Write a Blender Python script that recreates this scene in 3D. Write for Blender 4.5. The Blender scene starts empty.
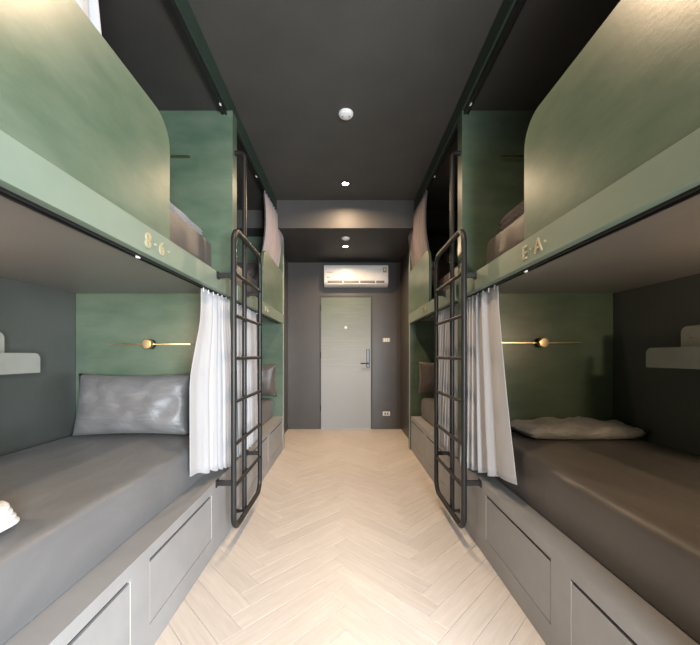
import bpy, bmesh, math, random
from mathutils import Vector, Matrix, noise
random.seed(7)
SC = bpy.context.scene
COL = SC.collection
R = math.radians
H = 1.22                       # camera height; heights below are given relative to it through Z()
def Z(z): return z + H

# ------------------------------------------------------------------ camera
cam = bpy.data.cameras.new('camera')
cam.sensor_width = 36; cam.sensor_fit = 'HORIZONTAL'
cam.lens = 345.0 / 700 * 36
cam.shift_x = 4.5 / 700; cam.shift_y = 32.7 / 700
cam.clip_start = 0.02
co = bpy.data.objects.new('camera', cam); COL.objects.link(co)
co.location = (0, 0, H); co.rotation_euler = (R(90), 0, 0)
SC.camera = co
SC.view_settings.view_transform = 'Standard'
SC.view_settings.look = 'None'
SC.view_settings.gamma = 1
SC.view_settings.exposure = 0.0
SC.view_settings.use_curve_mapping = False

# ------------------------------------------------------------------ world + daylight
w = bpy.data.worlds.new('daylight_sky'); SC.world = w; w.use_nodes = True
w.node_tree.nodes['Background'].inputs[0].default_value = (0.80, 0.90, 1.0, 1)
w.node_tree.nodes['Background'].inputs[1].default_value = 1.0
DAY = 430.0
def area(name, loc, rot, sx, sy, power, color, shape='RECTANGLE', spread=180):
    l = bpy.data.lights.new(name, 'AREA'); l.shape = shape; l.size = sx; l.size_y = sy
    l.energy = power; l.color = color; l.spread = R(spread)
    o = bpy.data.objects.new(name, l); COL.objects.link(o); o.location = loc; o.rotation_euler = rot
    return o
# daylight entering through the window behind the photographer
area('window_daylight', (1.0, -1.42, 1.15), (R(67), 0, R(14)), 1.1, 1.5, DAY, (0.89, 0.95, 1.0))
WARM = (1.0, 0.72, 0.47)
LAMP_W = 24.0
LAMPS = [(0, 1.65, 1.865), (0, 3.74, 1.865), (0, 4.83, 1.53), (0, -0.4, 1.865)]
for i, (x, y, z) in enumerate(LAMPS):
    area('downlight_lamp', (x, y, Z(z) - 0.018), (0, 0, 0), 0.07, 0.07, LAMP_W * (1.35 if i == 2 else 0.4 if i == 3 else 1), WARM, 'DISK', 160)

# ------------------------------------------------------------------ materials
def newmat(name):
    m = bpy.data.materials.new(name); m.use_nodes = True
    nt = m.node_tree; b = nt.nodes['Principled BSDF']
    return m, nt, b
def N(nt, t, **kw):
    n = nt.nodes.new(t)
    for k, v in kw.items():
        if k in n.inputs: n.inputs[k].default_value = v
        else: setattr(n, k, v)
    return n
def paint(name, c1, c2, rough=0.4, scale=2.2, stretch=(1, 1, 1), bump=0.05, spec=0.5, fine=60, metallic=0.0):
    m, nt, b = newmat(name)
    tc = N(nt, 'ShaderNodeTexCoord'); mp = N(nt, 'ShaderNodeMapping'); mp.inputs['Scale'].default_value = stretch
    nt.links.new(tc.outputs['Object'], mp.inputs[0])
    n1 = N(nt, 'ShaderNodeTexNoise', Scale=scale, Detail=5.0, Roughness=0.62)
    nt.links.new(mp.outputs[0], n1.inputs['Vector'])
    cr = N(nt, 'ShaderNodeValToRGB')
    cr.color_ramp.elements[0].position = 0.32; cr.color_ramp.elements[0].color = (*c1, 1)
    cr.color_ramp.elements[1].position = 0.68; cr.color_ramp.elements[1].color = (*c2, 1)
    nt.links.new(n1.outputs['Fac'], cr.inputs[0]); nt.links.new(cr.outputs[0], b.inputs['Base Color'])
    n2 = N(nt, 'ShaderNodeTexNoise', Scale=fine, Detail=3.0)
    nt.links.new(mp.outputs[0], n2.inputs['Vector'])
    bp = N(nt, 'ShaderNodeBump', Strength=bump, Distance=0.004)
    nt.links.new(n2.outputs['Fac'], bp.inputs['Height']); nt.links.new(bp.outputs[0], b.inputs['Normal'])
    b.inputs['Roughness'].default_value = rough
    b.inputs['Specular IOR Level'].default_value = spec
    b.inputs['Metallic'].default_value = metallic
    return m
def plain(name, c, rough=0.5, metal=0.0, spec=0.5, emit=None, es=0):
    m = paint(name, tuple(x * 0.94 for x in c), tuple(min(1, x * 1.05) for x in c), rough, 9, bump=0.02, spec=spec, metallic=metal)
    b = m.node_tree.nodes['Principled BSDF']
    if emit:
        b.inputs['Emission Color'].default_value = (*emit, 1); b.inputs['Emission Strength'].default_value = es
    return m
def fabric(name, c1, c2, rough=0.7, wr=0.35, wscale=5, sheen=0.25, stretch=(1, 1, 1), dist=0.02):
    m, nt, b = newmat(name)
    tc = N(nt, 'ShaderNodeTexCoord'); mp = N(nt, 'ShaderNodeMapping'); mp.inputs['Scale'].default_value = stretch
    nt.links.new(tc.outputs['Object'], mp.inputs[0])
    n1 = N(nt, 'ShaderNodeTexNoise', Scale=wscale, Detail=4.0, Roughness=0.55, Distortion=0.8)
    nt.links.new(mp.outputs[0], n1.inputs['Vector'])
    n2 = N(nt, 'ShaderNodeTexNoise', Scale=420.0, Detail=1.0)
    nt.links.new(tc.outputs['Object'], n2.inputs['Vector'])
    mx = N(nt, 'ShaderNodeMath', operation='MULTIPLY_ADD')
    nt.links.new(n2.outputs['Fac'], mx.inputs[0]); mx.inputs[1].default_value = 0.03
    nt.links.new(n1.outputs['Fac'], mx.inputs[2])
    cr = N(nt, 'ShaderNodeValToRGB')
    cr.color_ramp.elements[0].position = 0.3; cr.color_ramp.elements[0].color = (*c1, 1)
    cr.color_ramp.elements[1].position = 0.7; cr.color_ramp.elements[1].color = (*c2, 1)
    nt.links.new(n1.outputs['Fac'], cr.inputs[0]); nt.links.new(cr.outputs[0], b.inputs['Base Color'])
    bp = N(nt, 'ShaderNodeBump', Strength=wr, Distance=dist)
    nt.links.new(mx.outputs[0], bp.inputs['Height']); nt.links.new(bp.outputs[0], b.inputs['Normal'])
    b.inputs['Roughness'].default_value = rough
    b.inputs['Sheen Weight'].default_value = sheen
    return m
M = {}
M['green'] = paint('sage_green_paint', (0.060, 0.100, 0.066), (0.112, 0.150, 0.108), 0.34, 2.4, (1, 1, 2.6), 0.07, 0.5, 40)
M['green_band'] = paint('pale_sage_paint', (0.150, 0.198, 0.155), (0.178, 0.224, 0.180), 0.40, 2.0, (1, 1, 2), 0.04)
M['dark_green'] = paint('deep_green_paint', (0.024, 0.042, 0.030), (0.030, 0.052, 0.037), 0.45, 2, bump=0.04)
M['side_wall'] = paint('slate_green_paint', (0.062, 0.068, 0.062), (0.080, 0.085, 0.079), 0.42, 2, bump=0.04)
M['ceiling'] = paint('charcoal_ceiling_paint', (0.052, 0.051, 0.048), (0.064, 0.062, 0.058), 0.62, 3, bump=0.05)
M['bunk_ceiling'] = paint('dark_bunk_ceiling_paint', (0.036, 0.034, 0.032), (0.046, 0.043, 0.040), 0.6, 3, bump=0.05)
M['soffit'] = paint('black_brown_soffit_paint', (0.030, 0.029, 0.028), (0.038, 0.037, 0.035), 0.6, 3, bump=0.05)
M['underside'] = paint('warm_grey_board', (0.185, 0.176, 0.166), (0.215, 0.205, 0.195), 0.34, 2, bump=0.03)
M['plinth'] = paint('grey_cement_paint', (0.235, 0.235, 0.238), (0.280, 0.280, 0.284), 0.45, 3, bump=0.05)
M['wall'] = paint('mauve_grey_paint', (0.060, 0.054, 0.051), (0.074, 0.066, 0.062), 0.40, 2, bump=0.05)
M['beam'] = paint('taupe_paint', (0.056, 0.052, 0.048), (0.068, 0.063, 0.058), 0.55, 2, bump=0.05)
M['black'] = plain('black_metal', (0.012, 0.012, 0.012), 0.32, 0.0, 0.6)
M['steel'] = paint('blackened_steel', (0.010, 0.010, 0.010), (0.022, 0.021, 0.020), 0.42, 8, (1, 1, 0.3), 0.03, 0.35)
M['brass'] = plain('brushed_brass', (0.66, 0.54, 0.34), 0.28, 1.0)
M['brass_letter'] = plain('satin_brass_letters', (0.44, 0.385, 0.25), 0.45, 0.4)
M['white'] = plain('white_plastic', (0.72, 0.72, 0.70), 0.35)
M['ac'] = plain('ac_white_plastic', (0.74, 0.72, 0.69), 0.30)
M['dark_gap'] = plain('dark_slot', (0.015, 0.015, 0.015), 0.7)
M['vent'] = plain('vent_grey', (0.18, 0.15, 0.14), 0.5)
M['gold'] = plain('gold_label', (0.42, 0.30, 0.10), 0.5)
M['ink'] = plain('grey_print', (0.16, 0.15, 0.15), 0.6)
M['lamp'] = plain('lit_lamp_lens', (0.9, 0.85, 0.75), 0.4, emit=(1.0, 0.80, 0.56), es=40)
M['lamp2'] = plain('lit_globe_glass', (0.9, 0.85, 0.75), 0.4, emit=(1.0, 0.72, 0.46), es=520)
M['shelf'] = plain('pale_shelf_metal', (0.30, 0.30, 0.265), 0.42)
M['edge'] = plain('pale_plate_and_lit_edge', (0.46, 0.46, 0.40), 0.42)
M['sheet'] = fabric('charcoal_sateen_sheet', (0.110, 0.110, 0.113), (0.142, 0.142, 0.147), 0.42, 0.35, 2.6, 0.06, (2.5, 0.8, 1), 0.02)
M['sheet_warm_lit'] = fabric('warm_lit_charcoal_sheet', (0.062, 0.054, 0.049), (0.082, 0.072, 0.066), 0.44, 0.35, 2.6, 0.06, (2.5, 0.8, 1), 0.02)  # charcoal sheet turned brown: warm lamp light put into its colour
M['pillow'] = fabric('charcoal_sateen_pillowcase', (0.125, 0.125, 0.13), (0.165, 0.165, 0.17), 0.40, 0.6, 5, 0.1, (1.0, 2.5, 1), 0.02)
M['pillow_brown'] = fabric('taupe_pillowcase', (0.07, 0.058, 0.052), (0.10, 0.082, 0.072), 0.45, 0.5, 6, 0.1)
M['duvet_grey'] = fabric('light_grey_quilt', (0.27, 0.265, 0.265), (0.36, 0.35, 0.35), 0.5, 0.8, 14, 0.3, (1, 1, 2), 0.015)
M['duvet_white'] = fabric('off_white_quilt', (0.34, 0.33, 0.33), (0.50, 0.49, 0.49), 0.6, 0.8, 14, 0.2, (1, 1, 2), 0.015)
M['duvet_beige'] = fabric('greige_quilt', (0.20, 0.175, 0.15), (0.30, 0.265, 0.23), 0.5, 0.8, 14, 0.3, (1, 1, 2), 0.015)
M['curtain'] = fabric('white_cotton_curtain', (0.35, 0.35, 0.365), (0.40, 0.40, 0.415), 0.85, 0.25, 3, 0.2, (3, 3, 0.6), 0.02)
M['curtain_mauve'] = fabric('mauve_grey_curtain', (0.22, 0.185, 0.185), (0.28, 0.235, 0.235), 0.85, 0.25, 3, 0.2, (3, 3, 0.6), 0.02)
M['towel'] = fabric('white_terry_towel', (0.50, 0.50, 0.50), (0.58, 0.58, 0.58), 0.9, 0.8, 60, 0.5, (1, 1, 1), 0.006)
for k in ('curtain',):
    b = M[k].node_tree.nodes['Principled BSDF']
    b.inputs['Transmission Weight'].default_value = 0.0
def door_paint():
    m, nt, b = newmat('green_door_paint_daylight_sheen')
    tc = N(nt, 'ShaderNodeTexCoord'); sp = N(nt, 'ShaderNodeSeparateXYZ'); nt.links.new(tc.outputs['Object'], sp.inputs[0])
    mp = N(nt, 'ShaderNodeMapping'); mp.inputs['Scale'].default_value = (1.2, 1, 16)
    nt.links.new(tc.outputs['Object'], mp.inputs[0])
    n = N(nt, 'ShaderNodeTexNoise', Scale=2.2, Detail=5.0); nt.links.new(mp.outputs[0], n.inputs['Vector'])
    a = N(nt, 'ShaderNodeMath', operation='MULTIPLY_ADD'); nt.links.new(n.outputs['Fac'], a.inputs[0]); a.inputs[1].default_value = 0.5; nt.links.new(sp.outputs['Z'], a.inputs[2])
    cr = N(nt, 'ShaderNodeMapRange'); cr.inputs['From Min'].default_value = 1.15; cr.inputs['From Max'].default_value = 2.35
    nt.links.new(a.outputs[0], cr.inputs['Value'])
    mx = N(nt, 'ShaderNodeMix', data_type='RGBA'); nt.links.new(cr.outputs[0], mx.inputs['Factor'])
    mx.inputs[6].default_value = (0.32, 0.33, 0.335, 1); mx.inputs[7].default_value = (0.115, 0.145, 0.110, 1)  # grey low down is daylight sheen painted into the door's green
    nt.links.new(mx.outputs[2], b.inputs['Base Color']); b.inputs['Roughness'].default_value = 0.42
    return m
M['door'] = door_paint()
def wood():
    m, nt, b = newmat('pale_oak_plank')
    tc = N(nt, 'ShaderNodeTexCoord'); oi = N(nt, 'ShaderNodeObjectInfo')
    ad = N(nt, 'ShaderNodeVectorMath', operation='ADD'); nt.links.new(tc.outputs['Object'], ad.inputs[0])
    ml = N(nt, 'ShaderNodeVectorMath', operation='SCALE'); nt.links.new(oi.outputs['Location'], ml.inputs[0]); ml.inputs['Scale'].default_value = 3.7
    nt.links.new(ml.outputs[0], ad.inputs[1])
    mp = N(nt, 'ShaderNodeMapping'); mp.inputs['Scale'].default_value = (1.0, 11, 1); nt.links.new(ad.outputs[0], mp.inputs[0])
    n = N(nt, 'ShaderNodeTexNoise', Scale=4.0, Detail=6.0, Roughness=0.65, Distortion=0.6); nt.links.new(mp.outputs[0], n.inputs['Vector'])
    cr = N(nt, 'ShaderNodeValToRGB')
    cr.color_ramp.elements[0].position = 0.3; cr.color_ramp.elements[0].color = (0.47, 0.415, 0.365, 1)
    cr.color_ramp.elements[1].position = 0.7; cr.color_ramp.elements[1].color = (0.56, 0.505, 0.455, 1)
    nt.links.new(n.outputs['Fac'], cr.inputs[0])
    hs = N(nt, 'ShaderNodeHueSaturation'); nt.links.new(cr.outputs[0], hs.inputs['Color'])
    mr = N(nt, 'ShaderNodeMapRange'); nt.links.new(oi.outputs['Random'], mr.inputs['Value'])
    mr.inputs['To Min'].default_value = 0.95; mr.inputs['To Max'].default_value = 1.05
    nt.links.new(mr.outputs[0], hs.inputs['Value']); nt.links.new(hs.outputs[0], b.inputs['Base Color'])
    bp = N(nt, 'ShaderNodeBump', Strength=0.12, Distance=0.002); nt.links.new(n.outputs['Fac'], bp.inputs['Height'])
    nt.links.new(bp.outputs[0], b.inputs['Normal']); b.inputs['Roughness'].default_value = 0.42
    return m
M['wood'] = wood()

# ------------------------------------------------------------------ mesh helpers
def origin(o):
    p = Vector((0, 0, 0))
    while o is not None: p += o.location; o = o.parent
    return p
def add(name, bm, mat, parent=None, label=None, cat=None, group=None, kind=None, smooth=False, loc=None, angle=None):
    """Link bm (world coordinates) as ONE mesh object whose origin is its own base."""
    me = bpy.data.meshes.new(name)
    if not loc:
        c = [v.co for v in bm.verts]
        loc = Vector(((min(v.x for v in c) + max(v.x for v in c)) / 2, (min(v.y for v in c) + max(v.y for v in c)) / 2, min(v.z for v in c)))
    loc = Vector(loc)
    bmesh.ops.translate(bm, verts=bm.verts, vec=-loc)
    bmesh.ops.recalc_face_normals(bm, faces=bm.faces)
    bm.to_mesh(me); bm.free()
    o = bpy.data.objects.new(name, me); COL.objects.link(o)
    o.location = loc - origin(parent) if parent else loc
    if parent: o.parent = parent
    if mat: me.materials.append(mat)
    if smooth:
        me.polygons.foreach_set('use_smooth', [True] * len(me.polygons))
        me.set_sharp_from_angle(angle=R(angle if angle else 40))
    tag(o, label, cat, group, kind)
    return o
def tag(o, label=None, cat=None, group=None, kind=None):
    if label: o['label'] = label
    if cat: o['category'] = cat
    if group: o['group'] = group
    if kind: o['kind'] = kind
def empty(name, loc, label, cat, group=None):
    o = bpy.data.objects.new(name, None); COL.objects.link(o); o.location = loc; o.empty_display_size = 0.1
    tag(o, label, cat, group); return o
def box(bm, x0, x1, y0, y1, z0, z1, bev=0.0, seg=2):
    if x0 > x1: x0, x1 = x1, x0
    if y0 > y1: y0, y1 = y1, y0
    vs = [bm.verts.new((x, y, z)) for x in (x0, x1) for y in (y0, y1) for z in (z0, z1)]
    f = [(0, 1, 3, 2), (4, 6, 7, 5), (0, 4, 5, 1), (2, 3, 7, 6), (0, 2, 6, 4), (1, 5, 7, 3)]
    fs = [bm.faces.new([vs[i] for i in q]) for q in f]
    if bev > 0:
        es = list({e for q in fs for e in q.edges})
        bmesh.ops.bevel(bm, geom=es, offset=bev, segments=seg, profile=0.5, affect='EDGES')
    return bm
def B(*a, **k):
    bm = bmesh.new(); return box(bm, *a, **k)
def tube(bm, pts, r, n=10, closed=False):
    """Swept round tube along a polyline."""
    pts = [Vector(p) for p in pts]; rings = []
    L = len(pts)
    prev_n = None
    for i, p in enumerate(pts):
        if closed: t = (pts[(i + 1) % L] - pts[i - 1]).normalized()
        else: t = (pts[min(i + 1, L - 1)] - pts[max(i - 1, 0)]).normalized()
        if prev_n is None:
            a = Vector((0, 0, 1)) if abs(t.z) < 0.9 else Vector((1, 0, 0))
            nrm = (a - t * a.dot(t)).normalized()
        else: nrm = (prev_n - t * prev_n.dot(t)).normalized()
        prev_n = nrm; bi = t.cross(nrm)
        rings.append([bm.verts.new(p + r * (math.cos(2 * math.pi * k / n) * nrm + math.sin(2 * math.pi * k / n) * bi)) for k in range(n)])
    for i in range(L if closed else L - 1):
        a, b = rings[i], rings[(i + 1) % L]
        for k in range(n): bm.faces.new((a[k], a[(k + 1) % n], b[(k + 1) % n], b[k]))
    if not closed:
        bm.faces.new(rings[0][::-1]); bm.faces.new(rings[-1])
    return bm
def T(*a, **k): return tube(bmesh.new(), *a, **k)
def disc(bm, c, axis, r, h, n=24, bev=0.0):
    """Cylinder starting at c along axis."""
    axis = Vector(axis).normalized(); c = Vector(c)
    a = Vector((0, 0, 1)) if abs(axis.z) < 0.9 else Vector((1, 0, 0))
    u = (a - axis * a.dot(axis)).normalized(); v = axis.cross(u)
    prof = [(r, 0), (r, h - bev), (r - bev, h)] if bev else [(r, 0), (r, h)]
    rings = [[bm.verts.new(c + axis * t + rr * (math.cos(2 * math.pi * k / n) * u + math.sin(2 * math.pi * k / n) * v)) for k in range(n)] for rr, t in prof]
    for i in range(len(rings) - 1):
        for k in range(n): bm.faces.new((rings[i][k], rings[i][(k + 1) % n], rings[i + 1][(k + 1) % n], rings[i + 1][k]))
    bm.faces.new(rings[0][::-1]); bm.faces.new(rings[-1])
    return bm
def D(*a, **k): return disc(bmesh.new(), *a, **k)
def lathe(c, axis, prof, n=28):
    bm = bmesh.new(); axis = Vector(axis).normalized(); c = Vector(c)
    a = Vector((0, 0, 1)) if abs(axis.z) < 0.9 else Vector((1, 0, 0))
    u = (a - axis * a.dot(axis)).normalized(); v = axis.cross(u)
    rings = []
    for rr, t in prof:
        if rr < 1e-5: rings.append([bm.verts.new(c + axis * t)] * n)
        else: rings.append([bm.verts.new(c + axis * t + rr * (math.cos(2 * math.pi * k / n) * u + math.sin(2 * math.pi * k / n) * v)) for k in range(n)])
    for i in range(len(rings) - 1):
        for k in range(n):
            q = []
            for vv in (rings[i][k], rings[i][(k + 1) % n], rings[i + 1][(k + 1) % n], rings[i + 1][k]):
                if vv not in q: q.append(vv)
            if len(q) > 2: bm.faces.new(q)
    return bm
def prism(poly, axis, t0, t1):
    """Extrude a 2D polygon. axis 'x': poly is (y,z); axis 'y': (x,z); axis 'z': (x,y)."""
    bm = bmesh.new()
    def P(a, b, t): return {'x': (t, a, b), 'y': (a, t, b), 'z': (a, b, t)}[axis]
    v0 = [bm.verts.new(P(a, b, t0)) for a, b in poly]; v1 = [bm.verts.new(P(a, b, t1)) for a, b in poly]
    n = len(poly)
    bm.faces.new(v0); bm.faces.new(v1[::-1])
    for i in range(n): bm.faces.new((v0[i], v0[(i + 1) % n], v1[(i + 1) % n], v1[i]))
    return bm
def round_rect(y0, y1, z0, z1, r, corners, n=8):
    """corners: subset of 'bl','br','tr','tl' that are rounded."""
    out = []
    for key, cx, cy, a0 in (('bl', y0, z0, 180), ('br', y1, z0, 270), ('tr', y1, z1, 0), ('tl', y0, z1, 90)):
        if key in corners:
            ccx = cx + r if key[1] == 'l' else cx - r; ccy = cy + r if key[0] == 'b' else cy - r
            for i in range(n + 1):
                a = R(a0 + 90 * i / n); out.append((ccx + r * math.cos(a), ccy + r * math.sin(a)))
        else: out.append((cx, cy))
    return out

# ------------------------------------------------------------------ the room
Y0, Y1 = -1.30, 5.70           # window wall behind the photographer, door wall
XL, XR = -1.925, 1.91
CZ = 1.865                     # ceiling over the aisle
HZ = 1.746                     # lower ceiling over the bunks
HX = 0.84                      # aisle face of the header
SZ = 1.53                      # soffit at the entrance
BY = 4.15                      # face of the soffit beam
YE = 4.55                      # end of the bunks
st = dict(kind='structure')
floor = add('floor', B(XL - 0.1, XR + 0.1, Y0 - 0.1, Y1 + 0.1, -0.12, -0.012), M['beam'], loc=(0, 2, -0.12), **st)
add('wall_left', B(XL - 0.1, XL, Y0 - 0.1, Y1 + 0.1, -0.012, Z(2.0)), M['side_wall'], **st)
add('wall_right', B(XR, XR + 0.1, Y0 - 0.1, Y1 + 0.1, -0.012, Z(2.0)), M['side_wall'], **st)
ceil = add('ceiling', B(XL, XR, Y0, Y1, Z(CZ), Z(2.0)), M['ceiling'], **st)
for s, nm, xw in ((-1, 'left', XL), (1, 'right', XR)):
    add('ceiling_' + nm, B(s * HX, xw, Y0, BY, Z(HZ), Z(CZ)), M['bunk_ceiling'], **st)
    add('trim_' + ('1' if s < 0 else '2'), B(s * (HX - 0.012), s * HX, Y0, BY, Z(HZ), Z(CZ)), M['dark_green'], **st)
add('trim_3', B(XL, XR, BY, BY + 0.02, Z(SZ), Z(HZ) if False else Z(CZ)), M['beam'], **st)
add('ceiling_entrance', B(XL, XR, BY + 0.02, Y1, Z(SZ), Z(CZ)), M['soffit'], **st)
# entrance side walls
for s, nm in ((-1, 'entrance_left'), (1, 'entrance_right')):
    xi = 0.95 if s < 0 else 0.917
    add('wall_' + nm, B(s * xi, (XL if s < 0 else XR), YE + 0.002, Y1, -0.012, Z(SZ)), M['wall'], **st)
# back wall with door opening
DX0, DX1, DT = -0.43, 0.445, 0.985
bm = bmesh.new()
box(bm, -0.95, DX0, Y1, Y1 + 0.1, -0.012, Z(SZ)); box(bm, DX1, 0.95, Y1, Y1 + 0.1, -0.012, Z(SZ)); box(bm, DX0, DX1, Y1, Y1 + 0.1, Z(DT), Z(SZ))
add('wall_back', bm, M['wall'], **st)
add('baseboard_back', B(DX1 + 0.035, 0.917, Y1 - 0.008, Y1, 0, 0.05), M['wall'], **st)
add('baseboard_entrance', B(-0.95, DX0 - 0.035, Y1 - 0.008, Y1, 0, 0.05), M['wall'], **st)
# window wall behind the photographer
bm = bmesh.new(); WX0, WX1, WZ0, WZ1 = 0.35, 1.65, 0.30, 2.2
box(bm, XL, WX0, Y0 - 0.1, Y0, -0.012, Z(CZ)); box(bm, WX1, XR, Y0 - 0.1, Y0, -0.012, Z(CZ))
box(bm, WX0, WX1, Y0 - 0.1, Y0, -0.012, WZ0); box(bm, WX0, WX1, Y0 - 0.1, Y0, WZ1, Z(CZ))
add('wall_front', bm, M['wall'], **st)
bm = bmesh.new()
for x in (WX0 + 0.02, (WX0 + WX1) / 2, WX1 - 0.02): box(bm, x - 0.02, x + 0.02, Y0 - 0.08, Y0 - 0.03, WZ0, WZ1)
for z in (WZ0 + 0.02, WZ1 - 0.02): box(bm, WX0, WX1, Y0 - 0.08, Y0 - 0.03, z - 0.02, z + 0.02)
add('window_1', bm, M['black'], **st)

# door
door = empty('door_1', ((DX0 + DX1) / 2, Y1, 0), None, None); door['kind'] = 'structure'
bm = bmesh.new(); fw = 0.022
box(bm, DX0, DX0 + fw, Y1 - 0.012, Y1 + 0.06, 0, Z(DT)); box(bm, DX1 - fw, DX1, Y1 - 0.012, Y1 + 0.06, 0, Z(DT)); box(bm, DX0 + fw, DX1 - fw, Y1 - 0.012, Y1 + 0.06, Z(DT) - fw, Z(DT))
add('door_frame', bm, M['beam'], door)
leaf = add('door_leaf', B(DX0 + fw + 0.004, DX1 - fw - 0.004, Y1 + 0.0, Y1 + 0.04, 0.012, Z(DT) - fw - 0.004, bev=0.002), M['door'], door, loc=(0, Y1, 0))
lock = add('door_lock', B(0.345, 0.395, Y1 - 0.024, Y1, Z(-0.205), Z(0.10), bev=0.006), M['black'], door)
bm = bmesh.new(); disc(bm, (0.37, Y1 - 0.024, Z(-0.135)), (0, -1, 0), 0.018, 0.03, 16); tube(bm, [(0.37, Y1 - 0.05, Z(-0.135)), (0.25, Y1 - 0.05, Z(-0.135))], 0.010, 10)
add('handle', bm, M['steel'], door, smooth=True, label='dark metal lever handle')
add('peephole', lathe((0.005, Y1, Z(0.455)), (0, -1, 0), [(0.024, 0), (0.024, 0.006), (0.014, 0.01), (0.0, 0.01)], 20), M['white'], door, label='small round white peephole')
for z in (0.35, 1.22, 2.0):
    add('hinge', T([(DX0 + fw, Y1 - 0.012, z - 0.05), (DX0 + fw, Y1 - 0.012, z + 0.05)], 0.007, 8), M['steel'], door)

# ------------------------------------------------------------------ herringbone planks
PN = 6; PL = 0.65; PW = PL / PN; Q = math.sqrt(0.5)
def clip(poly, a, b, c):
    out = []
    for i in range(len(poly)):
        p, q = poly[i], poly[(i + 1) % len(poly)]
        dp, dq = a * p[0] + b * p[1] - c, a * q[0] + b * q[1] - c
        if dp <= 0: out.append(p)
        if (dp < 0 < dq) or (dq < 0 < dp):
            t = dp / (dp - dq); out.append((p[0] + t * (q[0] - p[0]), p[1] + t * (q[1] - p[1])))
    return out
full_mesh = None
def plank_mesh(local):
    bm = bmesh.new(); bv = 0.0012
    cx = sum(p[0] for p in local) / len(local); cy = sum(p[1] for p in local) / len(local)
    top = [bm.verts.new((cx + (x - cx) * (1 - bv / max(0.02, abs(x - cx)) * 1.0), cy + (y - cy) * (1 - bv / max(0.02, abs(y - cy))), 0.0)) for x, y in local]
    mid = [bm.verts.new((x, y, -0.0015)) for x, y in local]; bot = [bm.verts.new((x, y, -0.012)) for x, y in local]
    n = len(local); bm.faces.new(top); 
    for i in range(n):
        j = (i + 1) % n
        bm.faces.new((mid[i], mid[j], top[j], top[i])); bm.faces.new((bot[i], bot[j], mid[j], mid[i]))
    bmesh.ops.recalc_face_normals(bm, faces=bm.faces)
    me = bpy.data.meshes.new('plank'); bm.to_mesh(me); bm.free(); me.materials.append(M['wood']); return me
FX0, FX1, FY0, FY1 = -0.949, 0.916, -1.0, Y1 + 0.03
nplank = 0
for k in range(-60, 90):
    for m in range(-6, 7):
        for typ in (0, 1):
            g = 0.0006
            if typ == 0: u0, v0, du, dv = k + 2 * PN * m, k, PN, 1
            else: u0, v0, du, dv = k, k - 2 * PN + 1 + 2 * PN * m, 1, PN
            cu, cv = (u0 + du / 2) * PW, (v0 + dv / 2) * PW
            cx, cy = (cu - cv) * Q - PN * PW * Q, (cu + cv) * Q
            if cy < FY0 - 0.35 or cy > FY1 + 0.35 or cx < -1.3 or cx > 1.3: continue
            rot = R(45) if typ == 0 else R(135)
            hx, hy = PL / 2 - g, PW / 2 - g
            lc = [(-hx, -hy), (hx, -hy), (hx, hy), (-hx, hy)]
            ca, sa = math.cos(rot), math.sin(rot)
            wp = [(cx + ca * x - sa * y, cy + sa * x + ca * y) for x, y in lc]
            cl = wp
            for a, b, c in ((1, 0, FX1), (-1, 0, -FX0), (0, 1, FY1), (0, -1, -FY0)):
                if cl: cl = clip(cl, a, b, c)
            if len(cl) < 3: continue
            area_ = abs(sum(cl[i][0] * cl[(i + 1) % len(cl)][1] - cl[(i + 1) % len(cl)][0] * cl[i][1] for i in range(len(cl)))) / 2
            if area_ < 0.0008: continue
            if len(cl) == 4 and abs(area_ - 4 * hx * hy) < 1e-6:
                if full_mesh is None: full_mesh = plank_mesh(lc)
                me = full_mesh
            else:
                me = plank_mesh([(ca * (x - cx) + sa * (y - cy), -sa * (x - cx) + ca * (y - cy)) for x, y in cl])
            o = bpy.data.objects.new('plank', me); COL.objects.link(o); o.parent = floor
            o.location = Vector((cx, cy, 0)) - floor.location; o.rotation_euler = (0, 0, rot); nplank += 1
print('planks', nplank)

# ------------------------------------------------------------------ ceiling fittings
names = ['recessed warm downlight nearest the top of the photo', 'lit round downlight in the aisle ceiling just before the beam',
         'lit round downlight in the low soffit above the air conditioner', 'round downlight in the aisle ceiling by the window']
for (x, y, z), lb in zip(LAMPS, names):
    t = empty('downlight', (x, y, Z(z)), lb, 'light', 'ceiling downlights')
    add('trim_ring', lathe((x, y, Z(z)), (0, 0, -1), [(0.036, 0.0), (0.050, 0.0), (0.050, 0.004), (0.043, 0.009), (0.036, 0.009), (0.036, 0.0)]), M['black'], t, smooth=True)
    add('lens', D((x, y, Z(z)), (0, 0, -1), 0.036, 0.005), M['lamp'], t, label='glowing lens')
def detector(y, z, r, lb):
    t = empty('smoke_detector', (0.003, y, Z(z)), lb, 'detector', 'smoke detectors')
    add('base', D((0.003, y, Z(z)), (0, 0, -1), r, 0.014, 32, 0.003), M['white'], t, smooth=True)
    add('dome', lathe((0.003, y, Z(z) - 0.014), (0, 0, -1), [(r * 0.9, 0), (r * 0.84, 0.008), (r * 0.6, 0.014), (r * 0.3, 0.016), (0, 0.017)]), M['white'], t, smooth=True)
    for a in (-50, 0, 50):
        p = Vector((0.003 + math.sin(R(a)) * r * 0.62, y + math.cos(R(a)) * r * 0.62 * 0.5 - 0.015, Z(z) - 0.026))
        add('vent_slot', B(p.x - 0.005, p.x + 0.005, p.y - 0.005, p.y + 0.005, p.z - 0.004, p.z + 0.012), M['dark_gap'], t)
detector(2.66, CZ, 0.056, 'round white smoke detector on the dark aisle ceiling')
detector(4.50, SZ, 0.052, 'flat white detector on the low soffit near the door')

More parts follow.
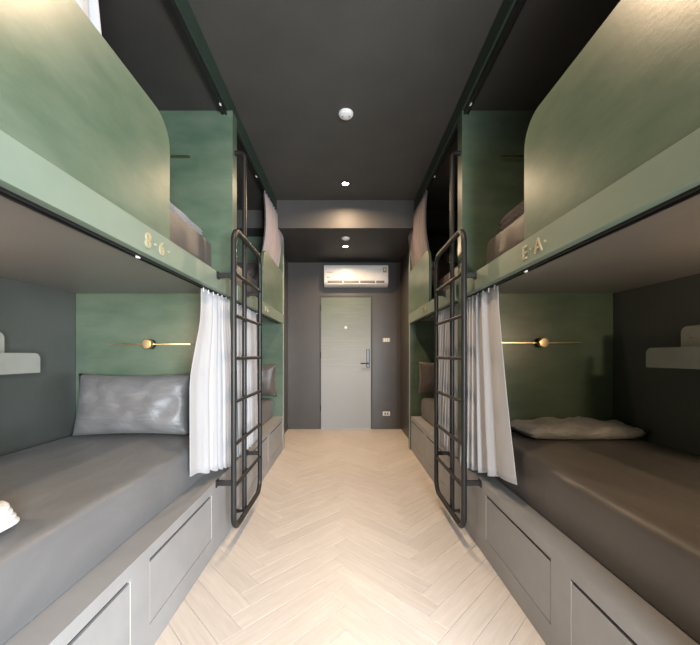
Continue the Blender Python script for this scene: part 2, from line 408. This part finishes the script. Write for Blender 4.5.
# ------------------------------------------------------------------ air conditioner
t = empty('air_conditioner', (0.17, Y1, Z(1.10)), 'white wall-mounted split air conditioner above the door', 'air conditioner')
ax0, ax1, az0, az1 = -0.343, 0.683, 1.105, 1.442
prof = [(Y1, Z(az0) + 0.02), (Y1 - 0.06, Z(az0)), (Y1 - 0.15, Z(az0) + 0.02), (Y1 - 0.185, Z(az0) + 0.06), (Y1 - 0.195, Z(az0) + 0.09), (Y1 - 0.20, Z(az1) - 0.03), (Y1 - 0.19, Z(az1) - 0.006), (Y1 - 0.17, Z(az1)), (Y1, Z(az1))]
body = prism(prof, 'x', ax0, ax1)
bmesh.ops.bevel(body, geom=[e for e in body.edges if abs(e.verts[0].co.x - e.verts[1].co.x) < 1e-6], offset=0.006, segments=2, affect='EDGES')
add('casing', body, M['ac'], t, smooth=True)
add('front_panel', B(ax0 + 0.012, ax1 - 0.012, Y1 - 0.207, Y1 - 0.195, Z(az0) + 0.093, Z(az1) - 0.03, bev=0.004), M['ac'], t)
for a, b_ in ((-0.285, -0.05), (-0.03, 0.21), (0.235, 0.47), (0.49, 0.62)):
    add('air_outlet', B(a, b_, Y1 - 0.200, Y1 - 0.15, Z(az0) + 0.050, Z(az0) + 0.083), M['vent'], t)
add('louvre', B(ax0 + 0.05, ax1 - 0.05, Y1 - 0.198, Y1 - 0.16, Z(az0) + 0.030, Z(az0) + 0.042, bev=0.002), M['ac'], t)
add('energy_label', B(0.595, 0.655, Y1 - 0.210, Y1 - 0.206, Z(az1) - 0.125, Z(az1) - 0.045), M['gold'], t, label='small gold and brown energy label')
bm = D((0.625, Y1 - 0.210, Z(az1) - 0.078), (0, -1, 0), 0.018, 0.002, 18)
add('energy_seal', bm, M['ac'], t)
def text(name, body, size, mat, parent, origin_, rot, ext=0.001, label=None, align='LEFT', space=1.0):
    cu = bpy.data.curves.new(name, 'FONT'); cu.body = body; cu.size = size; cu.extrude = ext; cu.align_x = align; cu.space_character = space; cu.resolution_u = 3
    tmp = bpy.data.objects.new('tmp_text', cu); COL.objects.link(tmp)
    dg = bpy.context.evaluated_depsgraph_get(); me = bpy.data.meshes.new_from_object(tmp.evaluated_get(dg))
    bpy.data.objects.remove(tmp); me.name = name; me.materials.clear(); me.materials.append(mat)
    o = bpy.data.objects.new(name, me); COL.objects.link(o); o.parent = parent
    o.location = Vector(origin_) - origin(parent); o.rotation_euler = rot
    if label: o['label'] = label
    return o
add('badge', B(-0.30, -0.21, Y1 - 0.2085, Y1 - 0.206, Z(az1) - 0.125, Z(az1) - 0.116), M['ink'], t)
add('badge', B(-0.30, -0.25, Y1 - 0.2085, Y1 - 0.206, Z(az1) - 0.205, Z(az1) - 0.193), M['ink'], t)
add('indicator', B(-0.315, -0.300, Y1 - 0.2015, Y1 - 0.19, Z(az0) + 0.055, Z(az0) + 0.075), M['white'], t)

# switch + socket on the back wall
t = empty('light_switch', (0.675, Y1, Z(0.215)), 'three-gang metal light switch plate right of the door lock', 'switch')
add('plate', B(0.615, 0.735, Y1 - 0.008, Y1, Z(0.215), Z(0.285), bev=0.003), M['edge'], t)
for i in range(3): add('rocker', B(0.632 + i * 0.033, 0.652 + i * 0.033, Y1 - 0.013, Y1 - 0.006, Z(0.225), Z(0.275), bev=0.002), M['white'], t)
t = empty('wall_socket', (0.675, Y1, Z(-1.0)), 'white double wall socket low on the wall beside the door', 'socket')
add('plate', B(0.615, 0.735, Y1 - 0.008, Y1, Z(-1.0), Z(-0.93), bev=0.003), M['white'], t)
for x in (0.655, 0.695): add('outlet', B(x - 0.013, x + 0.013, Y1 - 0.0095, Y1 - 0.006, Z(-0.985), Z(-0.945), bev=0.002), M['ink'], t)

# ------------------------------------------------------------------ bunks
# per side: partition face, plinth face, band face, ledge inner edge, ladder plane, pole plane
SIDE = {-1: dict(n='left', F=0.806, P=0.806, Bd=0.800, I=0.912, L=0.700, Pole=0.735, W=-XL, mz=-0.550),
        1: dict(n='right', F=0.832, P=0.845, Bd=0.814, I=0.949, L=0.742, Pole=0.776, W=XR, mz=-0.530)}
PA, PB = 2.46, 2.56            # partition
NY = 0.47                      # near end of the bunk aisle run
def bunk(s, far):
    c = SIDE[s]; wx = s * (c['W'] - 0.002)
    if far: y0, y1, e0, e1 = PB, YE - 0.10, YE - 0.10, YE
    else: y0, y1, e0, e1 = NY, PA, NY - 0.10, NY
    nm = c['n']
    pos = ('far ' if far else 'near ') + nm
    lab = {(-1, 0): 'green built-in double bunk on the left nearest the camera, brass marks on its band',
           (1, 0): 'green built-in double bunk on the right nearest the camera, brass marks on its band',
           (-1, 1): 'green built-in double bunk on the left beyond the ladder, next to the door',
           (1, 1): 'green built-in double bunk on the right beyond the ladder, next to the door'}[(s, int(far))]
    t = empty('bunk_bed', (s * 1.4, (y0 + y1) / 2, 0), lab, 'bunk bed', 'built-in bunks')
    # plinth: body with ledge, drawers
    Zt, Zd, Zb = Z(-0.786), Z(-0.838), Z(-1.11)
    P = c['P']
    def dy(d): return d if not far else 2 * 2.51 - d
    drs = [sorted((dy(1.42), dy(2.08))), sorted((dy(0.60), dy(1.296)))]
    pe = y1 if far else PB - 0.0005
    bm = bmesh.new()
    box(bm, s * (P + 0.02), wx, y0, pe, 0.001, Zt)                     # carcass
    box(bm, s * P, s * (P + 0.02), y0, pe, 0.001, Zb)                  # toe rail
    box(bm, s * P, s * (P + 0.02), y0, pe, Zd, Zt)                     # top rail
    ys = sorted([y0] + [v for d in drs for v in d] + [pe])
    for a, b_ in ((ys[0], ys[1]), (ys[2], ys[3]), (ys[4], ys[5])): box(bm, s * P, s * (P + 0.02), a, b_, Zb, Zd)
    add('plinth', bm, M['plinth'], t)
    for a, b_ in drs:
        d = add('drawer', B(s * (P + 0.001), s * (P + 0.0198), a + 0.004, b_ - 0.004, Zb + 0.003, Zd - 0.017, bev=0.0015), M['plinth'], t)
        add('finger_gap', B(s * (P + 0.012), s * (P + 0.0199), a + 0.004, b_ - 0.004, Zd - 0.0165, Zd - 0.0005), M['dark_gap'], d)
        add('drawer_highlight', B(s * (P + 0.0002), s * (P + 0.004), b_ - 0.0035, b_ - 0.001, Zb + 0.003, Zd - 0.012), M['edge'], d)  # pale strip drawn as the highlight along the drawer's upright edge
    # upper platform
    add('platform', B(s * (c['Bd'] + 0.035), wx, y0, y1, Z(0.44), Z(0.515)), M['underside'], t)
    add('front_band', B(s * c['Bd'], s * (c['Bd'] + 0.035), y0, y1, Z(0.408), Z(0.523), bev=0.0015), M['green_band'], t)
    # privacy panel with rounded upper corner
    if far: poly = round_rect(3.40, y1, Z(0.523), Z(1.06), 0.12, ('tl',))
    else: poly = round_rect(y0, 1.587, Z(0.523), Z(1.06), 0.12, ('tr',))
    pn = prism(poly, 'x', s * (c['Bd'] + 0.008), s * (c['Bd'] + 0.033))
    add('privacy_panel', pn, M['green'], t)
    # upright panels
    add('end_panel', B(s * c['F'], wx, e0, e1, 0.001, Z(HZ) if not far else Z(SZ) - 0.001), M['green'], t)
    if not far:
        add('partition', B(s * c['F'], wx, PA, PB, Zt + 0.0005, Z(HZ) - 0.001, bev=0.0015), M['green'], t)
    else:
        add('lit_edge_strip', B(s * (c['F'] - 0.003), s * c['F'], e0, e0 + 0.02, 0.001, Z(SZ) - 0.001), M['edge'], t)  # added pale strip, paints the light caught on the panel's aisle edge
    # curtain tracks
    for zt, xa, nm2 in ((0.44, c['Bd'] + 0.038, 'lower'), (HZ, HX + 0.002, 'upper')):
        yb = y1 if not (far and nm2 == 'upper') else BY
        tr = bmesh.new()
        box(tr, s * xa, s * (xa + 0.032), y0 + 0.01, yb - 0.008, Z(zt) - 0.008, Z(zt) - 0.0005)
        box(tr, s * xa, s * (xa + 0.007), y0 + 0.01, yb - 0.008, Z(zt) - 0.038, Z(zt) - 0.008)
        box(tr, s * (xa + 0.025), s * (xa + 0.032), y0 + 0.01, yb - 0.008, Z(zt) - 0.038, Z(zt) - 0.008)
        box(tr, s * (xa + 0.007), s * (xa + 0.025), y0 + 0.01, yb - 0.008, Z(zt) - 0.030, Z(zt) - 0.024)
        trk = add('curtain_track', tr, M['black'], t)
        yg = {('lower', False): (1.41 if s < 0 else 1.65), ('upper', False): 2.35, ('lower', True): 3.3, ('upper', True): 3.3}[(nm2, far)]
        add('track_stop', B(s * (xa + 0.004), s * (xa + 0.016), yg - 0.008, yg + 0.008, Z(zt) - 0.044, Z(zt) - 0.030, bev=0.002), M['white'], trk)
    # brass marks on the band
    tx = '8\u00b76\u00b7' if s < 0 else 'E\u00b7A\u00b7'
    yy = (3.42 if s < 0 else 3.64) if far else (1.372 if s < 0 else 1.585)
    for ch, adv in zip(tx, (0.0, 0.066, 0.104, 0.170)):
        dot = ch == '\u00b7'
        text('letter_dot' if dot else 'brass_letter', ch, 0.088, M['brass_letter'], t,
             (s * (c['Bd'] - 0.003), yy - s * adv, Z(0.434)), (R(90), 0, R(90) if s < 0 else R(-90)), 0.003,
             None if dot else 'raised brass character')
    return t
for s in (-1, 1):
    for far in (False, True): bunk(s, far)

# ------------------------------------------------------------------ mattresses
def softbox(x0, x1, y0, y1, z0, z1, r, rc, sag=0.008, seed=0, nx=14, ny=28):
    """Mattress: rounded plan corners (rc), rounded top edge (r), slight crown and waviness."""
    if x0 > x1: x0, x1 = x1, x0
    bm = bmesh.new()
    n = 8; plan = []
    for cx, cy, a0 in ((x1 - rc, y1 - rc, 0), (x0 + rc, y1 - rc, 90), (x0 + rc, y0 + rc, 180), (x1 - rc, y0 + rc, 270)):
        for i in range(n + 1):
            a = R(a0 + 90 * i / n); plan.append((cx, cy, math.cos(a), math.sin(a)))
    # densify the straight runs
    dens = []
    for i in range(len(plan)):
        a = plan[i]; b = plan[(i + 1) % len(plan)]
        pa = (a[0] + rc * a[2], a[1] + rc * a[3]); pb = (b[0] + rc * b[2], b[1] + rc * b[3])
        dens.append((pa, (a[2], a[3])))
        L = math.dist(pa, pb); k = int(L / 0.1)
        for j in range(1, k): dens.append(((pa[0] + (pb[0] - pa[0]) * j / k, pa[1] + (pb[1] - pa[1]) * j / k), (a[2], a[3])))
    rings = []
    levels = [(0.010, z0), (0.0, z0 + 0.02), (-0.004, (z0 + z1) / 2), (0.0, z1 - r)] + [(r * (1 - math.cos(R(a))), z1 - r + r * math.sin(R(a))) for a in (22, 45, 68, 90)]
    for off, z in levels:
        rings.append([bm.verts.new((p[0] - nn[0] * off, p[1] - nn[1] * off, z)) for p, nn in dens])
    m = len(dens)
    for i in range(len(rings) - 1):
        for k in range(m): bm.faces.new((rings[i][k], rings[i][(k + 1) % m], rings[i + 1][(k + 1) % m], rings[i + 1][k]))
    cx, cy = (x0 + x1) / 2, (y0 + y1) / 2
    prev = rings[-1]
    for f in (0.85, 0.6, 0.3):
        cur = [bm.verts.new((cx + (v.co.x - cx) * f, cy + (v.co.y - cy) * f, z1 + sag * (1 - f) + 0.004 * noise.noise(Vector((v.co.x * f * 3, v.co.y * f * 3, seed))))) for v in rings[-1]]
        for k in range(m): bm.faces.new((prev[k], prev[(k + 1) % m], cur[(k + 1) % m], cur[k]))
        prev = cur
    cv = bm.verts.new((cx, cy, z1 + sag))
    for k in range(m): bm.faces.new((prev[k], prev[(k + 1) % m], cv))
    bm.faces.new(rings[0][::-1])
    return bm
def mattress(s, far, upper):
    c = SIDE[s]; rc, rt = (0.09, 0.05) if s > 0 else (0.05, 0.045)
    if upper: rc, rt = (0.14, 0.03) if s > 0 else (0.02, 0.018)
    xo = s * (c['W'] - 0.012); xi = s * (c['I'] + (0.008 if s < 0 else 0.004))
    y0, y1 = (PB + 0.02, YE - 0.14) if far else (NY + 0.03, PA - ((0.03 if s > 0 else 0.085) if upper else 0.012))
    if far and upper: y0, y1 = PB + 0.08, YE - 0.14
    z0, z1 = (Z(0.516), Z(0.775)) if upper else (Z(-0.785), Z(c['mz']))
    mt = M['sheet'] if (s < 0 and not far) else M['sheet_warm_lit']
    col = 'grey' if (s < 0 and not far and not upper) else 'warm-lit grey'
    lb = '%s sheeted mattress on the %s %s bunk, %s' % (col, 'upper' if upper else 'lower', c['n'], 'beyond the ladder' if far else 'nearest the camera')
    o = empty('mattress', (s * 1.4, (y0 + y1) / 2, z0), lb, 'mattress', 'bunk mattresses')
    add('fitted_sheet', softbox(xi, xo, y0, y1, z0, z1, rt, rc, seed=s + 2 * far + upper), (M['sheet_warm_lit'] if upper else mt), o, smooth=True, angle=60)
    # hem piping along the aisle-side top edge
    sm = bmesh.new(); tube(sm, [(xi + s * 0.008, y0 + 0.12, z0 + 0.012), (xi + s * 0.008, y1 - 0.12, z0 + 0.012)], 0.006, 6)
    add('seam', sm, mt, o, smooth=True)
    return o
for s in (-1, 1):
    for far in (False, True):
        for up in (False, True): mattress(s, far, up)

# ------------------------------------------------------------------ pillows and bedding
def pillow_bm(w, h, th, seed, crease=0.012, n=26):
    """Local: x width, y height, z thickness; both faces."""
    bm = bmesh.new(); rng = random.Random(seed); gr = {}
    for side in (1, -1):
        for i in range(n + 1):
            for j in range(n + 1):
                u, v = -1 + 2 * i / n, -1 + 2 * j / n
                edge = i in (0, n) or j in (0, n)
                pin = 1 - 0.06 * (1 - abs(v) ** 2) * abs(u) ** 3
                pin2 = 1 - 0.08 * (1 - abs(u) ** 2) * abs(v) ** 3
                x, y = u * w / 2 * pin, v * h / 2 * pin2
                puff = ((1 - abs(u) ** 2.6) * (1 - abs(v) ** 2.6)) ** 0.55
                z = side * th / 2 * puff
                z += side * crease * (noise.noise(Vector((x * 9 + seed, y * 9, seed * 1.7))) + 0.8 * abs(noise.noise(Vector((x * 16 - y * 11, y * 7 + seed, 3.3))))) * min(1, puff * 1.6)
                if edge:
                    if side == 1: gr[(i, j, 0)] = bm.verts.new((x, y, 0))
                else: gr[(i, j, side)] = bm.verts.new((x, y, z))
    def g(i, j, side): return gr[(i, j, 0)] if (i in (0, n) or j in (0, n)) else gr[(i, j, side)]
    for side in (1, -1):
        for i in range(n):
            for j in range(n):
                q = [g(i, j, side), g(i + 1, j, side), g(i + 1, j + 1, side), g(i, j + 1, side)]
                bm.faces.new(q if side == 1 else q[::-1])
    # a narrow seam flange
    return bm
def pillow(w, h, th, loc, rot, mat, label, seed, cat='pillow', group='bunk pillows', name='pillow', crease=0.012):
    bm = pillow_bm(w, h, th, seed, crease)
    me = bpy.data.meshes.new(name); bmesh.ops.recalc_face_normals(bm, faces=bm.faces); bm.to_mesh(me); bm.free()
    me.materials.append(mat); me.polygons.foreach_set('use_smooth', [True] * len(me.polygons))
    o = bpy.data.objects.new(name, me); COL.objects.link(o); o.location = loc; o.rotation_euler = rot
    tag(o, label, cat, group); 
    return o
zl = Z(-0.550) + 0.004; zr = Z(-0.530) + 0.004
pillow(0.78, 0.42, 0.16, (-1.445, 2.352, zl + 0.212), (R(80), 0, R(2)), M['pillow'], 'grey satin pillow propped upright against the green partition on the left bed', 3, crease=0.022)
pillow(0.62, 0.40, 0.15, (-1.17, YE - 0.235, zl + 0.225), (R(97), 0, 0), M['pillow_brown'], 'dark pillow standing at the far end of the lower left bunk', 5)
pillow(0.62, 0.42, 0.15, (1.22, YE - 0.235, zr + 0.235), (R(97), 0, 0), M['pillow_brown'], 'dark pillow standing at the far end of the lower right bunk', 8)
pillow(0.55, 0.36, 0.13, (-1.22, YE - 0.24, Z(0.785) + 0.205), (R(97), 0, 0), M['pillow_brown'], 'brown pillow on the far upper left bunk behind the ladder', 11)
pillow(0.55, 0.36, 0.13, (1.24, YE - 0.24, Z(0.785) + 0.205), (R(97), 0, 0), M['pillow_brown'], 'brown pillow on the far upper right bunk behind the ladder', 13)
def folded(x0, x1, y0, y1, z, th, layers, mat, name, label, cat, seed, puff=0.010, group=None):
    """A quilt folded flat: one continuous zig-zag cloth seen as stacked puffy layers."""
    root = empty(name, ((x0 + x1) / 2, (y0 + y1) / 2, z), label, cat, group)
    lt = th / layers
    for l in range(layers):
        bm = bmesh.new(); nx, ny = 24, 18; gr = {}
        ins = 0.012 * noise.noise(Vector((l * 3.1, seed, 0)))
        for sd in (1, -1):
            for i in range(nx + 1):
                for j in range(ny + 1):
                    u, v = -1 + 2 * i / nx, -1 + 2 * j / ny
                    wob = 0.012 * noise.noise(Vector((u * 2.5, v * 2.5, l * 5 + seed)))
                    k = 1 - 0.05 * (abs(u) ** 6) * (abs(v) ** 6)
                    x = (x0 + x1) / 2 + u * ((x1 - x0) / 2 - abs(ins)) * k + wob * abs(u)
                    y = (y0 + y1) / 2 + v * ((y1 - y0) / 2 - abs(ins)) * k + wob * abs(v)
                    pf = ((1 - abs(u) ** 8) * (1 - abs(v) ** 8)) ** 0.5
                    zz = z + lt * (l + 0.5) + sd * lt * 0.52 * pf
                    if l == layers - 1 and sd == 1:
                        zz += puff * noise.noise(Vector((x * 7, y * 9, seed))) + puff * 0.6 * abs(noise.noise(Vector((x * 17, y * 12, seed + 4)))) - puff * 0.3
                    e = i in (0, nx) or j in (0, ny)
                    if e:
                        if sd == 1: gr[(i, j)] = bm.verts.new((x, y, z + lt * (l + 0.5)))
                    else: gr[(i, j, sd)] = bm.verts.new((x, y, zz))
        def g(i, j, sd): return gr[(i, j)] if (i in (0, nx) or j in (0, ny)) else gr[(i, j, sd)]
        for sd in (1, -1):
            for i in range(nx):
                for j in range(ny):
                    q = [g(i, j, sd), g(i + 1, j, sd), g(i + 1, j + 1, sd), g(i, j + 1, sd)]
                    bm.faces.new(q)
        add('fold', bm, mat, root, smooth=True, angle=75)
    return root
folded(1.12, 1.86, 2.10, 2.43, Z(-0.523), 0.085, 1, M['duvet_grey'], 'folded_quilt', 'grey quilt folded flat at the head of the lower right bed', 'quilt', 1.0, 0.030, 'folded quilts')
folded(-1.60, -0.950, 1.72, 2.35, Z(0.783), 0.06, 3, M['duvet_white'], 'folded_quilt', 'off-white quilt folded on the upper left mattress', 'quilt', 4.0, 0.018, 'folded quilts')
folded(0.985, 1.60, 1.66, 2.28, Z(0.783), 0.09, 3, M['duvet_beige'], 'folded_quilt', 'beige quilt folded on the upper right mattress', 'quilt', 7.0, 0.010, 'folded quilts')
# towel at the near edge of the left bed
def towel():
    t = empty('folded_towel', (-1.16, 1.10, zl), 'white ribbed towel folded on the near left bed at the photo edge', 'towel')
    bm = bmesh.new()
    n = 20; m = 8; rows = []
    for j in range(7):
        y = 0.0
    cx, cy = -1.172, 1.03
    for l in range(4):
        bb = bmesh.new(); hw, hl, z0 = 0.145 - 0.008 * l, 0.105 - 0.005 * l, zl + 0.012 + l * 0.016
        poly = [(cx + hw * math.copysign(abs(math.cos(a)) ** 0.6, math.cos(a)), cy + hl * math.copysign(abs(math.sin(a)) ** 0.6, math.sin(a))) for a in [2 * math.pi * k / 40 for k in range(40)]]
        rings = []
        for off, zz in ((0.006, 0), (0.0, 0.004), (0.0, 0.012), (0.006, 0.016)):
            rings.append([bb.verts.new((cx + (x - cx) * (1 - off / 0.12), cy + (y - cy) * (1 - off / 0.12), z0 + zz + 0.002 * math.sin(x * 90))) for x, y in poly])
        for i in range(3):
            for k in range(40): bb.faces.new((rings[i][k], rings[i][(k + 1) % 40], rings[i + 1][(k + 1) % 40], rings[i + 1][k]))
        bb.faces.new(rings[0][::-1]); bb.faces.new(rings[-1])
        add('fold', bb, M['towel'], t, smooth=True, angle=60)
    bm.free()
towel()

# ------------------------------------------------------------------ curtains
def curtain(top, bot, zt, zb, folds, amp, label, ease=None, flat=0.0, mat='curtain', seed=0, nu=120, nv=26, bulge=0.0, zb2=None, ringn=6, amp_t=None, track=None, pw=1.0):
    """top/bot: (x0,y0,x1,y1) plan lines of header and hem."""
    root = empty('curtain', ((top[0] + top[2]) / 2, (top[1] + top[3]) / 2, zt), label, 'curtain', 'privacy curtains')
    bm = bmesh.new(); g = []
    rng = random.Random(seed); ph = [rng.uniform(0, 6.28) for _ in range(6)]
    for j in range(nv + 1):
        v = j / nv; row = []
        for i in range(nu + 1):
            u = i / nu; e = v ** pw
            if ease: e = max(0, min(1, (v - ease[0]) / (ease[1] - ease[0]))); e = e * e * (3 - 2 * e)
            x = (1 - e) * (top[0] + (top[2] - top[0]) * u) + e * (bot[0] + (bot[2] - bot[0]) * u)
            y = (1 - e) * (top[1] + (top[3] - top[1]) * u) + e * (bot[1] + (bot[3] - bot[1]) * u)
            dx, dy = top[2] - top[0], top[3] - top[1]; L = math.hypot(dx, dy); nx, ny = -dy / L, dx / L
            a = (amp_t if amp_t is not None else amp) * (1 - v) + amp * v
            w_ = u ** (1 + 1.1 * flat) + 0.018 * math.sin(5 * u + ph[0])
            a *= 1 - flat * 0.75 * max(0, 1 - u / 0.55)
            d = a * (math.sin(2 * math.pi * folds * w_ + ph[1] + 0.5 * math.sin(2.2 * v + ph[2])) + 0.35 * math.sin(2 * math.pi * folds * 1.9 * w_ + ph[3]) * (0.5 + 0.5 * v))
            d += bulge * math.sin(math.pi * v)
            t_ = 0.35 * a * math.cos(2 * math.pi * folds * w_ + ph[1])
            zz = zt + ((zb + ((zb2 - zb) * u if zb2 is not None else 0)) - zt) * v + (0.006 * math.sin(2 * math.pi * folds * w_) if j in (0, nv) else 0)
            row.append(bm.verts.new((x + nx * d + dx / L * t_, y + ny * d + dy / L * t_, zz)))
        g.append(row)
    for j in range(nv):
        for i in range(nu): bm.faces.new((g[j][i], g[j][i + 1], g[j + 1][i + 1], g[j + 1][i]))
    o = add('cloth', bm, M[mat], root, smooth=True, angle=80)
    so = o.modifiers.new('thickness', 'SOLIDIFY'); so.thickness = 0.0022; so.offset = 0
    for k in range(ringn):
        u = (k + 0.5) / ringn; x = top[0] + (top[2] - top[0]) * u; y = top[1] + (top[3] - top[1]) * u
        hb = bmesh.new(); tube(hb, [(x, y, zt - 0.015), (x, y, zt + 0.012)], 0.0035, 6)
        add('hook', hb, M['white'], root)
    return root
for s in (-1, 1):
    c = SIDE[s]; X = c['Bd'] + 0.052
    n = c['n']
    # lower, near bunk
    if s < 0:
        curtain((s * X, 2.03, s * (X - 0.02), 2.44), (s * (X + 0.02), 1.93, s * (X - 0.065), 2.435), Z(0.395), Z(-0.68), 7, 0.017,
                'white curtain gathered beside the left ladder, falling over the grey pillow', seed=2, zb2=Z(-0.772), amp_t=0.014, ease=(0.10, 0.55), flat=1.0)
    else:
        curtain((s * X, 1.96, s * (X - 0.01), 2.44), (s * (X + 0.02), 1.78, s * (X - 0.04), 2.435), Z(0.395), Z(-0.67), 6, 0.018,
                'white curtain gathered beside the right ladder, falling over the mattress corner', seed=9, zb2=Z(-0.772), amp_t=0.014, pw=1.3, flat=1.0)
    # lower, far bunk (seen through the ladder)
    curtain((s * X, 2.60, s * X, 3.22), (s * (X - 0.03), 2.60, s * (X - 0.03), 3.22), Z(0.395), Z(-0.775), 9, 0.022,
            'white curtain seen through the rungs of the %s ladder' % n, seed=4 + s, zb2=Z(-0.775))
    # upper, far bunk
    XU = HX + 0.018
    curtain((s * (XU - 0.012), 3.56, s * (XU - 0.03), 4.13), (s * (XU + 0.05), 3.56, s * (XU + 0.05), 4.13), Z(HZ - 0.042), Z(0.90), 7, 0.014, bulge=(-0.04 if s < 0 else 0.04), label=
            'tall mauve-grey curtain on the upper %s bunk in front of the beam' % n, seed=6 + s, mat='curtain_mauve')
    curtain((s * (XU - 0.04), 4.19, s * (XU - 0.05), 4.43), (s * (XU + 0.04), 4.19, s * (XU + 0.04), 4.43), Z(SZ - 0.006), Z(0.90), 5, 0.012, label=
            'short curtain on the upper %s bunk under the soffit' % n, seed=11 + s, mat='curtain_mauve', ringn=3)
# upper near-left curtain gathered at the bed foot
XU = HX + 0.03
curtain((-XU, 0.62, -XU, 1.13), (-XU, 0.62, -XU, 1.25), Z(HZ - 0.042), Z(0.80), 6, 0.022,
        'white curtain at the top left above the green privacy panel', seed=21)

# ------------------------------------------------------------------ ladders
def ladder(s):
    c = SIDE[s]; x = s * c['L']; xp = s * c['Pole']; F = c['F']
    t = empty('ladder', (x, 2.54, Z(-1.10)), 'black steel ladder with rounded frame fixed between the two %s bunks' % c['n'], 'ladder', 'bunk ladders')
    ya, yb, zb, zt, r = 2.16, 2.82, Z(-1.10), Z(0.80), 0.09
    pts = []
    for cy, cz, a0 in ((yb - r, zt - r, 0), (ya + r, zt - r, 90), (ya + r, zb + r, 180), (yb - r, zb + r, 270)):
        for i in range(9):
            a = R(a0 + 90 * i / 8); pts.append((x, cy + r * math.cos(a), cz + r * math.sin(a)))
    add('frame', T(pts, 0.0175, 12, True), M['steel'], t, smooth=True)
    for z in (0.52, 0.25, -0.02, -0.295, -0.565, -0.83):
        add('rung', T([(x, ya, Z(z)), (x, yb, Z(z))], 0.012, 10), M['steel'], t, smooth=True)
    for y in (ya, yb):
        for z, xe in ((0.50, c['Bd'] - 0.001), (-0.80, c['P'] - 0.001)):
            bm = bmesh.new(); box(bm, s * c['L'], s * (xe), y - 0.012, y + 0.012, Z(z) - 0.014, Z(z) + 0.014)
            box(bm, s * (xe - 0.006), s * xe, y - 0.022, y + 0.022, Z(z) - 0.022, Z(z) + 0.022)
            add('bracket', bm, M['steel'], t)
    ym = 2.51
    pp = [(s * (F - 0.002), ym, Z(1.47))] + [(xp + s * 0.03 * (1 - math.sin(R(a))), ym, Z(1.44) + 0.03 * math.cos(R(a))) for a in (0, 30, 60, 90)] + [(xp, ym, Z(0.2)), (xp, ym, Z(-1.13)), (s * (F - 0.002), ym, Z(-1.135))]
    add('grab_pole', T(pp, 0.017, 10), M['steel'], t, smooth=True)
    bm = bmesh.new(); tube(bm, [(xp, ym, Z(-0.83)), (x, ym, Z(-0.83))], 0.010, 8); tube(bm, [(xp, ym, Z(0.52)), (x, ym, Z(0.52))], 0.010, 8)
    add('cross_tie', bm, M['steel'], t, smooth=True)
for s in (-1, 1): ladder(s)

# ------------------------------------------------------------------ reading lights on the partition
def reading(s, up):
    z = 1.402 if up else (0.078 if s < 0 else 0.088); xc = s * 1.385
    t = empty('reading_light', (xc, PA, Z(z)), 'slim brass reading light on the partition of the %s %s bunk' % ('upper' if up else 'lower', SIDE[s]['n']), 'light', 'brass reading lights')
    add('bar', B(xc - 0.29, xc + 0.29, PA - 0.034, PA - 0.022, Z(z) - 0.005, Z(z) + 0.005, bev=0.002), M['brass'], t)
    add('wall_plate', D((xc, PA - 0.001, Z(z)), (0, -1, 0), 0.036, 0.020, 28, 0.003), M['black'], t, smooth=True)
    add('round_knob', lathe((xc, PA - 0.030, Z(z)), (0, -1, 0), [(0, 0), (0.030, 0), (0.036, 0.006), (0.036, 0.020), (0.031, 0.028), (0, 0.030)], 28), M['brass'], t, smooth=True)
for s in (-1, 1):
    for up in (False, True): reading(s, up)

# ------------------------------------------------------------------ bedside shelves on the outer walls
def shelf(s):
    W = SIDE[s]['W']; zt = 0.012 if s < 0 else 0.042; zb = zt - 0.112
    xf = s * (W - 0.16)
    ye = 2.01 if s > 0 else 1.995
    t = empty('wall_shelf', (s * (W - 0.08), 1.6, Z(zb)), 'pale two-step shelf tray on the %s outer wall above the bed' % SIDE[s]['n'], 'shelf', 'bedside wall shelves')
    y0 = 1.1
    add('tray', B(xf + s * 0.012, s * (W - 0.001), y0, ye - 0.012, Z(zb), Z(zb) + 0.012), M['shelf'], t)
    add('front_lip', prism(round_rect(y0, ye, Z(zb), Z(zt), 0.035, ('tr',)), 'x', xf, xf + s * 0.012), M['shelf'], t)
    yk = 1.846 if s < 0 else 1.862
    xk = s * (W - 0.10)
    add('upper_tray', prism(round_rect(y0, yk, Z(zt) - 0.11, Z(zt) + 0.112, 0.035, ('tr',)), 'x', xk, xk + s * 0.012), M['shelf'], t)
    add('button', D((xk, 1.807, Z(zt) + 0.048), (-s, 0, 0), 0.006, 0.003, 12), M['brass'], t)
for s in (-1, 1): shelf(s)

# ------------------------------------------------------------------ warm bunk lamps over the foot ends of the lower beds
for s in (-1, 1):
    W = SIDE[s]['W']; px, py, pz = s * (W - 0.14), 0.80, Z(0.16)
    t = empty('wall_lamp', (s * W, py, pz - 0.06), 'small warm globe lamp on the %s outer wall over the foot of the bed' % SIDE[s]['n'], 'lamp', 'bunk wall lamps')
    add('wall_plate', D((s * (W - 0.001), py, pz), (-s, 0, 0), 0.045, 0.012, 24, 0.003), M['brass'], t, smooth=True)
    add('arm', T([(s * (W - 0.012), py, pz), (s * (W - 0.10), py, pz)], 0.008, 8), M['brass'], t, smooth=True)
    g = [(0, 0)] + [(0.035 * math.sin(R(a)), 0.035 * (1 - math.cos(R(a)))) for a in range(20, 180, 20)] + [(0, 0.07)]
    add('globe', lathe((px, py, pz - 0.035), (0, 0, 1), g, 20), M['lamp2'], t, smooth=True, label='glowing glass globe')
